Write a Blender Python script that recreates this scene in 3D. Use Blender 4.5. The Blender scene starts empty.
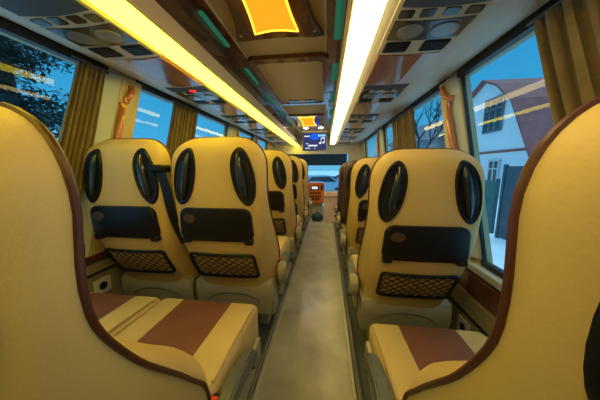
import bpy, bmesh, math, random
from mathutils import Vector, Matrix
random.seed(7)
sc = bpy.context.scene
COL = sc.collection
PI = math.pi

# ------------------------------------------------------------------ materials
def mat(name, col, rough=0.5, metal=0.0, noise=0.0, nscale=8.0, bump=0.0, bscale=60.0, coat=0.0, spec=0.5, sheen=0.0):
    m = bpy.data.materials.new(name); m.use_nodes = True
    nt = m.node_tree; b = nt.nodes['Principled BSDF']
    b.inputs['Base Color'].default_value = (*col, 1)
    b.inputs['Roughness'].default_value = rough
    b.inputs['Metallic'].default_value = metal
    b.inputs['Specular IOR Level'].default_value = spec
    b.inputs['Coat Weight'].default_value = coat
    b.inputs['Sheen Weight'].default_value = sheen
    tc = nt.nodes.new('ShaderNodeTexCoord')
    if noise:
        n = nt.nodes.new('ShaderNodeTexNoise'); n.inputs['Scale'].default_value = nscale; n.inputs['Detail'].default_value = 5
        nt.links.new(tc.outputs['Object'], n.inputs['Vector'])
        r = nt.nodes.new('ShaderNodeValToRGB')
        r.color_ramp.elements[0].position = .3; r.color_ramp.elements[1].position = .7
        r.color_ramp.elements[0].color = (*[c * (1 - noise) for c in col], 1)
        r.color_ramp.elements[1].color = (*[min(1, c * (1 + noise)) for c in col], 1)
        nt.links.new(n.outputs['Fac'], r.inputs['Fac']); nt.links.new(r.outputs['Color'], b.inputs['Base Color'])
    if bump:
        n2 = nt.nodes.new('ShaderNodeTexNoise'); n2.inputs['Scale'].default_value = bscale; n2.inputs['Detail'].default_value = 3
        nt.links.new(tc.outputs['Object'], n2.inputs['Vector'])
        bp = nt.nodes.new('ShaderNodeBump'); bp.inputs['Strength'].default_value = bump; bp.inputs['Distance'].default_value = .004
        nt.links.new(n2.outputs['Fac'], bp.inputs['Height']); nt.links.new(bp.outputs['Normal'], b.inputs['Normal'])
    return m

def wood(name, c1, c2, rough=.12, scale=3.0):
    m = mat(name, c1, rough, coat=.6)
    nt = m.node_tree; b = nt.nodes['Principled BSDF']
    tc = nt.nodes.new('ShaderNodeTexCoord'); w = nt.nodes.new('ShaderNodeTexWave')
    w.inputs['Scale'].default_value = scale; w.inputs['Distortion'].default_value = 7; w.inputs['Detail'].default_value = 3
    nt.links.new(tc.outputs['Object'], w.inputs['Vector'])
    r = nt.nodes.new('ShaderNodeValToRGB')
    r.color_ramp.elements[0].color = (*c1, 1); r.color_ramp.elements[1].color = (*c2, 1)
    nt.links.new(w.outputs['Fac'], r.inputs['Fac']); nt.links.new(r.outputs['Color'], b.inputs['Base Color'])
    return m

def emit(name, col, strength):
    m = bpy.data.materials.new(name); m.use_nodes = True
    nt = m.node_tree; nt.nodes.clear()
    e = nt.nodes.new('ShaderNodeEmission'); o = nt.nodes.new('ShaderNodeOutputMaterial')
    e.inputs['Color'].default_value = (*col, 1); e.inputs['Strength'].default_value = strength
    nt.links.new(e.outputs[0], o.inputs[0]); return m

def glass(name, tint):
    m = bpy.data.materials.new(name); m.use_nodes = True
    nt = m.node_tree; nt.nodes.clear()
    t = nt.nodes.new('ShaderNodeBsdfTransparent'); t.inputs[0].default_value = (*tint, 1)
    g = nt.nodes.new('ShaderNodeBsdfGlossy'); g.inputs['Roughness'].default_value = .02
    f = nt.nodes.new('ShaderNodeFresnel'); f.inputs[0].default_value = 1.45
    mx = nt.nodes.new('ShaderNodeMixShader'); o = nt.nodes.new('ShaderNodeOutputMaterial')
    ge = nt.nodes.new('ShaderNodeNewGeometry'); iv = nt.nodes.new('ShaderNodeMath'); iv.operation = 'SUBTRACT'; iv.inputs[0].default_value = 1
    mu = nt.nodes.new('ShaderNodeMath'); mu.operation = 'MULTIPLY'; m2 = nt.nodes.new('ShaderNodeMath'); m2.operation = 'MULTIPLY'; m2.inputs[1].default_value = .7
    nt.links.new(ge.outputs['Backfacing'], iv.inputs[1]); nt.links.new(iv.outputs[0], mu.inputs[0]); nt.links.new(f.outputs[0], mu.inputs[1])
    nt.links.new(mu.outputs[0], m2.inputs[0]); nt.links.new(m2.outputs[0], mx.inputs[0]); nt.links.new(t.outputs[0], mx.inputs[1]); nt.links.new(g.outputs[0], mx.inputs[2])
    nt.links.new(mx.outputs[0], o.inputs[0]); return m

M = {}
M['cream'] = mat('cream_leather', (.65, .455, .16), .5, noise=.05, nscale=5, bump=.12, bscale=160, spec=.3)
M['creamfront'] = mat('cream_front_leather', (.63, .455, .185), .42, noise=.06, nscale=5, bump=.2, bscale=140)
M['brown'] = mat('brown_leather', (.21, .082, .05), .45, noise=.12, nscale=9, bump=.25, bscale=140)
M['pipe'] = mat('piping_brown', (.085, .022, .009), .42)
M['darkbrown'] = mat('dark_brown_leather', (.075, .032, .016), .5, noise=.12, bump=.2, bscale=140)
M['black'] = mat('black_plastic', (.007, .007, .007), .42, noise=.1, bump=.08, bscale=200, spec=.3)
M['blackgloss'] = mat('black_gloss', (.012, .016, .017), .2, coat=.3)
M['net'] = mat('net_cord', (.012, .011, .010), .7)
M['greyplastic'] = mat('grey_plastic', (.36, .32, .22), .5, noise=.05, bump=.08, bscale=200)
M['greydark'] = mat('dark_grey_plastic', (.10, .112, .112), .42, noise=.06)
M['beigeplastic'] = mat('beige_plastic', (.36, .32, .22), .45)
M['metal'] = mat('seat_metal', (.20, .20, .19), .4, metal=.7)
M['red'] = mat('red_plastic', (.6, .015, .01), .35)
M['wall'] = mat('wall_beige', (.45, .37, .22), .55, noise=.04, nscale=4)
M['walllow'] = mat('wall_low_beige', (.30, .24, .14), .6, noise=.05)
M['pillar'] = mat('pillar_grey', (.50, .51, .46), .5, noise=.04)
M['pillarcream'] = mat('pillar_cream', (.55, .42, .20), .5, noise=.05)
M['ceil'] = mat('ceiling_beige', (.46, .35, .18), .6, noise=.04, nscale=4)
M['fascia'] = mat('fascia_beige', (.55, .48, .30), .5, noise=.03)
M['fasciadark'] = mat('fascia_dark', (.075, .05, .028), .12, noise=.3, nscale=3, coat=.5)
M['rack'] = mat('rack_beige', (.58, .54, .42), .5, noise=.03)
M['woodred'] = wood('wood_red', (.27, .085, .024), (.34, .12, .035), .25, 3)
M['woodorange'] = wood('wood_orange', (.42, .12, .02), (.58, .19, .04), .14, 4)
M['wooddark'] = wood('wood_dark', (.075, .022, .010), (.13, .040, .016), .18, 4)
M['woodsill'] = wood('wood_sill', (.10, .022, .010), (.14, .032, .014), .25, 4)
M['silver'] = mat('silver_panel', (.55, .55, .56), .35, noise=.05)
M['blackband'] = mat('black_band', (.008, .008, .009), .4, noise=.1)
M['floor'] = mat('floor_vinyl', (.36, .345, .28), .28, noise=.25, nscale=5, bump=.12, bscale=26, spec=.6)
M['carpetgrey'] = mat('floor_side', (.10, .105, .10), .6, noise=.15, nscale=20)
M['strip'] = mat('alu_strip', (.5, .48, .40), .35, metal=.5)
M['curtain'] = mat('curtain_cloth', (.18, .12, .042), .9, noise=.18, nscale=18, bump=.25, bscale=300, sheen=.2)
M['socket'] = mat('socket_white', (.6, .58, .48), .4)
M['green'] = emit('green_indicator', (.05, .30, .16), .36)
M['ledyellow'] = emit('led_yellow', (1.0, .80, .03), 11)
M['ledwhite'] = emit('led_white', (1.0, .76, .28), 9.5)
M['amber'] = emit('amber_glow', (1.0, .31, .012), 1.35)
M['amberedge'] = emit('amber_glow_edge', (1.0, .50, .03), 3.0)
M['lens'] = mat('lamp_lens', (.16, .17, .16), .25, coat=.4)
M['screen'] = emit('screen_blue', (.035, .045, .13), 1.0)
M['screenglow'] = emit('screen_bright_blue', (.01, .10, .95), 1.2)
M['screenwhite'] = emit('screen_white', (.8, .85, .95), 1.0)
M['screencyan'] = emit('screen_cyan', (.25, .60, .85), 1.0)
M['redlamp'] = emit('red_button_light', (1.0, .03, .02), 1.6)
M['glass'] = glass('window_glass', (.80, .97, 1.0))
M['snow'] = mat('snow', (.74, .80, .86), .9, noise=.10, nscale=.7, bump=.3, bscale=3)
M['siding'] = mat('white_siding', (.80, .84, .86), .7)
M['roofred'] = mat('roof_red', (.30, .075, .07), .6, noise=.15, nscale=2)
M['roofgrey'] = mat('roof_grey', (.15, .17, .19), .7, noise=.15)
M['wallgrey'] = mat('house_grey', (.26, .29, .31), .8, noise=.1)
M['fence'] = mat('fence_green', (.030, .135, .125), .6, noise=.08)
M['gate'] = mat('gate_slate', (.055, .085, .11), .6, noise=.08)
M['bark'] = mat('bark', (.035, .03, .028), .9, noise=.3, bump=.4)
M['needles'] = mat('needles', (.012, .028, .022), .8, noise=.4, nscale=3)
M['wframe'] = mat('window_trim', (.55, .60, .63), .5)
M['darkglass'] = mat('dark_glass', (.03, .045, .055), .08)
M['car'] = mat('car_paint', (.32, .45, .58), .3, coat=.6)
M['carpink'] = mat('car_paint_rose', (.50, .20, .30), .3, coat=.6)
M['tyre'] = mat('tyre', (.012, .012, .012), .8)
M['dashorange'] = wood('dash_wood', (.60, .13, .02), (.75, .20, .04), .2, 5)
M['panelpink'] = mat('partition_panel', (.82, .58, .44), .5, noise=.06, nscale=6)
M['dashwhite'] = mat('dash_pale', (.80, .72, .62), .5, noise=.05)
M['shade'] = mat('sun_shade', (.045, .052, .058), .6, noise=.1)
def siding():
    nt = M['siding'].node_tree; b = nt.nodes['Principled BSDF']
    tc = nt.nodes.new('ShaderNodeTexCoord'); w = nt.nodes.new('ShaderNodeTexWave')
    w.bands_direction = 'Z'; w.wave_profile = 'SAW'; w.inputs['Scale'].default_value = 1.6
    nt.links.new(tc.outputs['Object'], w.inputs['Vector'])
    bp = nt.nodes.new('ShaderNodeBump'); bp.inputs['Strength'].default_value = .9; bp.inputs['Distance'].default_value = .05
    nt.links.new(w.outputs['Fac'], bp.inputs['Height']); nt.links.new(bp.outputs['Normal'], b.inputs['Normal'])
siding()

# ------------------------------------------------------------------ helpers
def obj(name, bm, mats, parent=None, smooth=False, angle=40):
    me = bpy.data.meshes.new(name)
    bmesh.ops.recalc_face_normals(bm, faces=bm.faces)
    bm.to_mesh(me); bm.free()
    if not isinstance(mats, (list, tuple)): mats = [mats]
    for m in mats: me.materials.append(m)
    if smooth:
        for p in me.polygons: p.use_smooth = True
        me.set_sharp_from_angle(angle=math.radians(angle))
    o = bpy.data.objects.new(name, me); COL.objects.link(o)
    if parent: o.parent = parent
    return o

def tag(o, label, cat, group=None):
    o['label'] = label; o['category'] = cat
    if group: o['group'] = group
    return o
def struct(o, label=None):
    o['kind'] = 'structure'
    if label: o['label'] = label
    return o
def thing(name, label, cat, loc=(0, 0, 0), rz=0, group=None):
    o = bpy.data.objects.new(name, None); COL.objects.link(o)
    o.location = loc; o.rotation_euler = (0, 0, rz); o.empty_display_size = .1
    return tag(o, label, cat, group)
def copy_tree(o, parent=None):
    c = o.copy(); COL.objects.link(c)
    if parent: c.parent = parent
    for ch in list(o.children): copy_tree(ch, c)
    return c

def box(bm, x0, x1, y0, y1, z0, z1, bev=0.0, seg=2, mi=0, mtx=None):
    t = bmesh.new()
    r = bmesh.ops.create_cube(t, size=1)
    for v in t.verts:
        v.co = Vector(((x0 + x1) / 2 + v.co.x * (x1 - x0), (y0 + y1) / 2 + v.co.y * (y1 - y0), (z0 + z1) / 2 + v.co.z * (z1 - z0)))
    if bev: bmesh.ops.bevel(t, geom=t.edges[:], offset=bev, segments=seg, affect='EDGES', profile=.5)
    if mtx: t.transform(mtx)
    merge(bm, t, mi); return bm
def merge(bm, t, mi=None):
    vm = {v: bm.verts.new(v.co) for v in t.verts}
    for f in t.faces:
        try:
            nf = bm.faces.new([vm[v] for v in f.verts]); nf.material_index = f.material_index if mi is None else mi
        except ValueError: pass
    t.free()
def hexa(bm, P, mi=0):
    """eight corner points: bottom loop of four, top loop of four"""
    v = [bm.verts.new(p) for p in P]
    for q in ((0, 1, 2, 3), (4, 5, 6, 7), (0, 1, 5, 4), (1, 2, 6, 5), (2, 3, 7, 6), (3, 0, 4, 7)):
        f = bm.faces.new([v[i] for i in q]); f.material_index = mi
def tube(bm, pts, r, n=8, closed=False, mi=0, cap=True):
    pts = [Vector(p) for p in pts]; N = len(pts); rings = []
    prev = None
    for i, p in enumerate(pts):
        a = pts[(i - 1) % N] if (closed or i > 0) else p
        b = pts[(i + 1) % N] if (closed or i < N - 1) else p
        t = (b - a).normalized()
        if prev is None:
            up = Vector((0, 0, 1)) if abs(t.z) < .9 else Vector((1, 0, 0))
            u = t.cross(up).normalized()
        else:
            u = (prev - t * prev.dot(t)).normalized()
        prev = u; w = t.cross(u)
        rr = r[i] if isinstance(r, (list, tuple)) else r
        rings.append([bm.verts.new(p + (u * math.cos(2 * PI * k / n) + w * math.sin(2 * PI * k / n)) * rr) for k in range(n)])
    for i in range(N if closed else N - 1):
        A, B = rings[i], rings[(i + 1) % N]
        for k in range(n):
            f = bm.faces.new((A[k], A[(k + 1) % n], B[(k + 1) % n], B[k])); f.material_index = mi
    if cap and not closed:
        for R in (rings[0], rings[-1]):
            f = bm.faces.new(R); f.material_index = mi
def prism(bm, poly, axis, a, b, mi=0):
    """extrude a 2D polygon along an axis from a to b; poly in the other two coordinates (x,y,z order)"""
    def P(u, v, w):
        return {0: (w, u, v), 1: (u, w, v), 2: (u, v, w)}[axis]
    A = [bm.verts.new(P(u, v, a)) for u, v in poly]; B = [bm.verts.new(P(u, v, b)) for u, v in poly]
    n = len(poly)
    for L in (A, B):
        f = bm.faces.new(L); f.material_index = mi
    for i in range(n):
        f = bm.faces.new((A[i], A[(i + 1) % n], B[(i + 1) % n], B[i])); f.material_index = mi
def rrect(w, h, r, n=6, cx=0, cz=0):
    pts = []
    for (sx, sz, a0) in ((1, 1, 0), (-1, 1, 90), (-1, -1, 180), (1, -1, 270)):
        for k in range(n + 1):
            a = math.radians(a0 + 90 * k / n)
            pts.append((cx + sx * (w / 2 - r) + r * math.cos(a), cz + sz * (h / 2 - r) + r * math.sin(a)))
    return pts
def smoothstep(t):
    t = max(0, min(1, t)); return t * t * (3 - 2 * t)
def lerp_table(tab, z):
    if z <= tab[0][0]: return tab[0][1]
    for (a, va), (b, vb) in zip(tab, tab[1:]):
        if z <= b:
            t = (z - a) / (b - a); return va + (vb - va) * t
    return tab[-1][1]
def catmull(tab, z):
    """smooth interpolation through the table"""
    if z <= tab[0][0]: return tab[0][1]
    if z >= tab[-1][0]: return tab[-1][1]
    for i in range(len(tab) - 1):
        if z <= tab[i + 1][0]:
            x0, y0 = tab[i]; x1, y1 = tab[i + 1]
            m = lambda j: (tab[min(j + 1, len(tab) - 1)][1] - tab[max(j - 1, 0)][1]) / (tab[min(j + 1, len(tab) - 1)][0] - tab[max(j - 1, 0)][0])
            h = x1 - x0; t = (z - x0) / h
            return ((2*t**3 - 3*t**2 + 1) * y0 + (t**3 - 2*t**2 + t) * h * m(i) + (-2*t**3 + 3*t**2) * y1 + (t**3 - t**2) * h * m(i + 1))

# ------------------------------------------------------------------ bus shell
WYB, WYF = -.9, 5.0
def wxr(z): return .73 + (1.55 - z) * .046
def wxl(z): return -1.18 - (1.55 - z) * .056
ZT, ZB = 1.55, .585
ZBL = .69
RW = [(-.55, 1.40), (1.56, 3.07), (3.27, 4.45)]           # glass openings along Y
LW = [(-.55, 1.13), (1.335, 2.63), (2.93, 3.56), (3.72, 4.45)]
def sh(y, z): return y - .28 * (1.55 - z)      # the window pillars slope backwards towards the floor
def wall_mesh(fx, s, wins, ZB):
    bm = bmesh.new()
    T = .05 * s
    def seg(y0, y1, z0, z1, slope=False):
        a0, a1 = fx(z0), fx(z1)
        k = (lambda y, z: sh(y, z) if WYB < y < WYF else y) if slope else (lambda y, z: y)
        b0, b1, c0, c1 = k(y0, z0), k(y1, z0), k(y0, z1), k(y1, z1)
        hexa(bm, [(a0, b0, z0), (a0, b1, z0), (a0 + T, b1, z0), (a0 + T, b0, z0), (a1, c0, z1), (a1, c1, z1), (a1 + T, c1, z1), (a1 + T, c0, z1)])
    seg(WYB, WYF, -.02, ZB); seg(WYB, WYF, ZT, 1.80)
    e = [WYB] + [v for w in wins for v in w] + [WYF]
    for i in range(0, len(e), 2): seg(e[i], e[i + 1], ZB, ZT, True)
    return bm
struct(obj('wall_right', wall_mesh(wxr, 1, RW, ZB), M['wall']))
struct(obj('wall_left', wall_mesh(wxl, -1, LW, ZBL), M['wall']))

def window(name, fx, s, y0, y1, ZB):
    root = bpy.data.objects.new(name, None); COL.objects.link(root); struct(root)
    root.location = (fx(1.05), y0, ZB)
    off = -Vector(root.location)
    mt = Matrix.Translation(off)
    T = .012 * s
    # glass
    bm = bmesh.new()
    g = .006 * s
    a0, a1 = fx(ZB) + T, fx(ZT) + T
    p0, p1 = sh(y0, ZB), sh(y1, ZB)
    hexa(bm, [(a0, p0, ZB), (a0, p1, ZB), (a0 + g, p1, ZB), (a0 + g, p0, ZB), (a1, y0, ZT), (a1, y1, ZT), (a1 + g, y1, ZT), (a1 + g, y0, ZT)])
    bm.transform(mt); obj('pane', bm, M['glass'], root)
    # rubber frame
    bm = bmesh.new()
    def bar(y0, y1, z0, z1, d=.012):
        b0, b1 = fx(z0) - d * s, fx(z1) - d * s
        t = d * s + .020 * s
        k = lambda y, z: sh(y, min(z, ZT))
        hexa(bm, [(b0, k(y0, z0), z0), (b0, k(y1, z0), z0), (b0 + t, k(y1, z0), z0), (b0 + t, k(y0, z0), z0), (b1, k(y0, z1), z1), (b1, k(y1, z1), z1), (b1 + t, k(y1, z1), z1), (b1 + t, k(y0, z1), z1)])
    bar(y0 - .01, y1 + .01, ZT - .002, ZT + .048); bar(y0, y1, ZB - .012, ZB + .012, .006)
    bar(y0 - .006, y0 + .008, ZB, ZT, -.004); bar(y1 - .008, y1 + .006, ZB, ZT, -.004)
    bm.transform(mt); obj('rubber_frame', bm, M['blackband'], root)
    return root
n = 0
for (y0, y1) in LW: n += 1; window('window_%d' % n, wxl, -1, y0, y1, ZBL)
for (y0, y1) in RW: n += 1; window('window_%d' % n, wxr, 1, y0, y1, ZB)

# pillars between the windows: cream cover with a grey flank
def pillar(name, fx, s, ya, yb, yc, flip=False):
    bm = bmesh.new()
    def seg(y0, y1, mi, d0, d1):
        for z0, z1 in ((.60, 1.05), (1.05, 1.56)):
            p = []
            for z in (z0, z1):
                b = fx(z)
                p.append([(b - d0 * s, sh(y0, z), z), (b - d1 * s, sh(y1, z), z), (b + .01 * s, sh(y1, z), z), (b + .01 * s, sh(y0, z), z)])
            hexa(bm, p[0] + p[1], mi)
    seg(ya, yb, 0, .006, .030); seg(yb, yc, 1, .034, .034)
    struct(obj(name, bm, [M['pillar'], M['pillarcream']]))
pillar('trim_1', wxl, -1, 1.13, 1.20, 1.33)
pillar('trim_2', wxr, 1, 1.405, 1.45, 1.555)
pillar('trim_3', wxl, -1, 2.64, 2.78, 2.92)
pillar('trim_4', wxr, 1, 3.08, 3.15, 3.26)
pillar('trim_5', wxl, -1, 3.57, 3.62, 3.71)

# sill ledge, red wood band and heater duct below windows
bm = bmesh.new(); box(bm, .735, .79, WYB, 4.6, .535, .572, .006); struct(obj('trim_6', bm, M['pillar']))
bm = bmesh.new(); box(bm, .725, .79, WYB, 4.6, .425, .528, .004); struct(obj('trim_7', bm, M['woodsill']))
bm = bmesh.new(); box(bm, .715, .80, WYB, 4.6, 0, .42, .004); box(bm, .709, .73, WYB, 4.6, .318, .328); bm.faces.ensure_lookup_table()
for f in bm.faces:
    if abs(f.calc_center_median().z - .323) < .006 and f.calc_center_median().x < .735: f.material_index = 1
struct(obj('trim_8', bm, [M['walllow'], M['black']]))
bm = bmesh.new(); box(bm, -1.30, -1.205, WYB, 4.6, .565, .672, .004); struct(obj('trim_9', bm, M['woodsill']))
bm = bmesh.new(); box(bm, -1.32, -1.205, WYB, 4.6, 0, .548, .004); box(bm, -1.22, -1.199, WYB, 4.6, .49, .502)
for f in bm.faces:
    c = f.calc_center_median()
    if abs(c.z - .496) < .007 and c.x > -1.221: f.material_index = 1
struct(obj('trim_10', bm, [M['walllow'], M['black']]))

# floor
bm = bmesh.new(); box(bm, -.30, .142, WYB, 6.3, -.03, 0); struct(obj('floor', bm, M['floor']))
bm = bmesh.new(); box(bm, -1.31, -.30, WYB, 6.3, -.03, .004); box(bm, .142, .82, WYB, 6.3, -.03, .004); struct(obj('floor_side', bm, M['carpetgrey']))
bm = bmesh.new(); box(bm, -.318, -.298, WYB, 4.2, 0, .012, .003); struct(obj('trim_11', bm, M['strip']))
bm = bmesh.new(); box(bm, .140, .158, WYB, 4.2, 0, .012, .003); struct(obj('trim_12', bm, M['strip']))
# ceiling and rear wall
bm = bmesh.new(); box(bm, -.62, .10, WYB, 5.0, 1.74, 1.79)
box(bm, -1.26, -.60, WYB, 5.0, 1.78, 1.83); box(bm, .08, .81, WYB, 5.0, 1.78, 1.83)
struct(obj('ceiling', bm, M['ceil']))
bm = bmesh.new(); box(bm, -1.33, .83, WYB - .06, WYB, -.03, 1.83); struct(obj('wall_back', bm, M['walllow']))
# front header above the windscreen opening
bm = bmesh.new(); box(bm, -1.32, .82, 5.0, 5.06, 1.36, 1.83); box(bm, -1.32, -1.06, 5.0, 5.06, 0, 1.36); box(bm, .48, .82, 5.0, 5.06, 0, 1.36)
struct(obj('wall_front', bm, M['dashwhite']))
# cab shell with side windows
bm = bmesh.new(); box(bm, -1.36, -1.31, 5.06, 6.3, -.03, .62); box(bm, .82, .87, 5.06, 6.3, -.03, .62); box(bm, -1.36, .87, 5.06, 6.3, 1.62, 1.68)
for y in (5.06, 6.22):
    box(bm, -1.36, -1.31, y, y + .08, .62, 1.62); box(bm, .82, .87, y, y + .08, .62, 1.62)
struct(obj('wall_cab', bm, M['dashwhite']))
for i, x in ((9, -1.34), (10, .84)):
    bm = bmesh.new(); box(bm, x, x + .008, 5.14, 6.22, .62, 1.62); struct(obj('window_%d' % i, bm, M['glass']))
r = bpy.data.objects.new('window_8', None); COL.objects.link(r); struct(r); r.location = (-.25, 6.3, .4)
bm = bmesh.new(); box(bm, -1.06, 1.06, 0, .008, 0, 1.26); obj('pane', bm, M['glass'], r)
bm = bmesh.new(); box(bm, -1.1, 1.1, -.02, .03, -.03, .0); box(bm, -1.1, 1.1, -.02, .03, 1.22, 1.26); box(bm, -1.1, -1.06, -.02, .03, 0, 1.22); box(bm, 1.06, 1.1, -.02, .03, 0, 1.22)
obj('rubber_frame', bm, M['blackband'], r)

# ------------------------------------------------------------------ luggage racks
def rack(name, label, cx, s, y_end):
    """overhead rack: fascia, underside and wall cove, running along Y. s = +1 towards the right wall"""
    root = thing(name, label, 'luggage rack', (cx + s * .33, 0, 1.54))
    off = Matrix.Translation(-Vector(root.location))
    def ext(prof, m, nm, smooth=True):
        bm = bmesh.new(); A = []
        for (u, z) in prof:
            A.append((cx + s * u, z))
        prism(bm, A, 1, WYB, y_end)
        bm.transform(off); return obj(nm, bm, m, root)
    wu = (wxr(1.59) - cx) if s > 0 else (cx - wxl(1.59))
    ext([(.325, 1.54), (.325, 1.612), (.335, 1.612), (.335, 1.54)], M['fascia'], 'fascia_lip')
    ext([(.319, 1.613), (.312, 1.735), (.322, 1.735), (.330, 1.613)], M['fasciadark'], 'fascia_panel')
    # underside, curving to the wall
    prof = [(.432, 1.538), (.70, 1.545), (.80, 1.553), (.88, 1.568), (wu - .02, 1.585), (wu, 1.600), (wu, 1.62), (.9, 1.60), (.80, 1.575), (.70, 1.562), (.432, 1.555)]
    if s < 0:
        prof = [(.432, 1.538), (.70, 1.545), (.78, 1.553), (.84, 1.568), (wu - .02, 1.585), (wu, 1.600), (wu, 1.62), (.86, 1.60), (.78, 1.575), (.70, 1.562), (.432, 1.555)]
    ext(prof, M['rack'], 'underside')
    ext([(.335, 1.565), (.432, 1.565), (.432, 1.575), (.335, 1.575)], M['rack'], 'lamp_channel')
    return root
CX = -.26
rack('luggage_rack', 'long beige luggage rack above the paired seats, over the yellow light strip', CX, -1, 5.0)
rack('luggage_rack', 'long pale luggage rack above the single seats, over the white light strip', CX, 1, 5.0)
def led(label, s, y1, m):
    root = thing('light_strip', label, 'light strip', (CX + s * .382, 0, 1.536))
    bm = bmesh.new(); box(bm, -.046, .046, WYB + .02, y1, -.022, .012, .02, 4)
    obj('diffuser', bm, m, root)
    bm = bmesh.new()
    for x in (-.0495, .0495): box(bm, x - .002, x + .002, WYB + .02, y1, 0, .03)
    box(bm, -.051, .051, y1, y1 + .015, 0, .03); obj('edge_profile', bm, M['fascia'], root)
led('glowing yellow light strip under the rack over the paired seats', -1, 4.95, M['ledyellow'])
led('glowing white light strip under the rack over the single seats', 1, 4.55, M['ledwhite'])

# service panels (reading lamps, vents) and glossy wood flaps under the racks
def surface_plate(bm, pts, z, h, mi=0):
    """rounded plate hanging below a ceiling surface; pts in (x,y)"""
    prism(bm, pts, 2, z - h, z + .002, mi)
def bowed(x0, x1, y0, y1, bow=.0, n=8, r=0):
    p = [(x0 + (x1 - x0) * k / n, y0 + bow * math.sin(PI * k / n)) for k in range(n + 1)]
    q = [(x0 + (x1 - x0) * k / n, y1 + bow * math.sin(PI * k / n)) for k in range(n + 1)]
    return p + q[::-1]
def disc(bm, cx, cy, rx, ry, z, h, mi=0, n=20):
    prism(bm, [(cx + rx * math.cos(2 * PI * k / n), cy + ry * math.sin(2 * PI * k / n)) for k in range(n)], 2, z - h, z + .002, mi)
def service_unit(s):
    root = thing('service_panel', '', 'service panel', (0, 0, 0))
    W = .125
    bm = bmesh.new(); surface_plate(bm, bowed(-W - .012, W + .012, -.01, .36, .012), 0, .004); obj('bezel', bm, M['fascia'], root)
    bm = bmesh.new(); surface_plate(bm, bowed(-W, W, .0, .072, .012), 0, .007); obj('cover_strip', bm, M['shade'], root)
    for i, x in enumerate((-.10, -.035, .035, .10)):
        b = bmesh.new(); prism(b, rrect(.045, .035, .006, 3, x, .108), 2, -.008, .002); obj('button', b, M['blackgloss'], root)
    bm = bmesh.new(); surface_plate(bm, bowed(-W, W, .138, .250, .010), 0, .007); lp = obj('lamp_panel', bm, M['blackgloss'], root)
    for x in (-.058, .058):
        bm = bmesh.new(); disc(bm, x, .198, .044, .040, -.006, .005); obj('reading_lamp', bm, M['lens'], lp)
    for x in (-.072, .072):
        bm = bmesh.new(); prism(bm, rrect(.095, .075, .008, 3, x, .305), 2, -.007, .002)
        for k in range(5): box(bm, x - .042, x + .042, .275 + k * .0135, .281 + k * .0135, -.011, -.006)
        obj('speaker_grille', bm, M['black'], root)
    return root
def wood_flap():
    root = thing('rack_flap', '', 'rack flap', (0, 0, 0))
    W = .125
    bm = bmesh.new(); surface_plate(bm, bowed(-W, W * .45, .0, .335, .012), 0, .007); obj('wood_cover', bm, M['woodred'], root)
    bm = bmesh.new(); surface_plate(bm, bowed(W * .45, W, .0, .335, .006), 0, .0068); obj('silver_cover', bm, M['silver'], root)
    return root
us, fl = service_unit(1), wood_flap()
first = [True, True]
def place(proto, i, x, y, label, grp, sx=1):
    o = proto if first[i] else copy_tree(proto)
    first[i] = False
    o.location = (x, y, 1.537); o['label'] = label; o['group'] = grp; o.scale = (sx, 1, 1); return o
ORD = ['closest to the rear seats', 'second from the rear seats', 'third from the rear seats', 'fourth from the rear seats', 'fifth from the rear seats', 'sixth from the rear seats']
for k in range(6):
    y = .70 + k * .715
    place(us, 0, .345, y, 'service panel with reading lamps over the single seats, ' + ORD[k], 'service panels under the racks')
    place(us, 0, -.855, y - .10, 'service panel with reading lamps over the paired seats, ' + ORD[k], 'service panels under the racks', -1)
    if k < 5:
        place(fl, 1, .345, y + .365, 'glossy red-brown wood flap over the single seats, ' + ORD[k], 'wood flaps under the racks')
        place(fl, 1, -.855, y + .265, 'glossy red-brown wood flap over the paired seats, ' + ORD[k], 'wood flaps under the racks', -1)
# red call button light on the left rack
bm = bmesh.new(); disc(bm, 0, 0, .022, .016, 0, .006); tag(obj('call_button', bm, M['redlamp']), 'small glowing red call button under the rack over the paired seats', 'call button').location = (-.84, 1.38, 1.533)

# ------------------------------------------------------------------ ceiling fittings
def strip(label, x, m):
    root = thing('ceiling_trim', label, 'ceiling trim', (x, 0, 1.74))
    bm = bmesh.new(); box(bm, -.038, .038, WYB, 4.4, -.010, .002, .004); obj('wood_strip', bm, M['wooddark'], root)
    bm = bmesh.new(); tube(bm, [(.040 if x < CX else -.040, WYB, -.004), (.040 if x < CX else -.040, 4.4, -.004)], .005, 6); obj('chrome_line', bm, M['strip'], root)
    g = None
    for k in range(6):
        y = .44 + k * .565
        bm = bmesh.new(); prism(bm, rrect(.024, .29, .010, 4, -.014 if x < CX else .014, y + .15), 2, -.014, -.008)
        obj('green_marker', bm, M['green'], root)
strip('dark wood ceiling trim with green markers beside the yellow light strip', -.545, 0)
strip('dark wood ceiling trim with green markers beside the white light strip', .028, 0)

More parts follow.
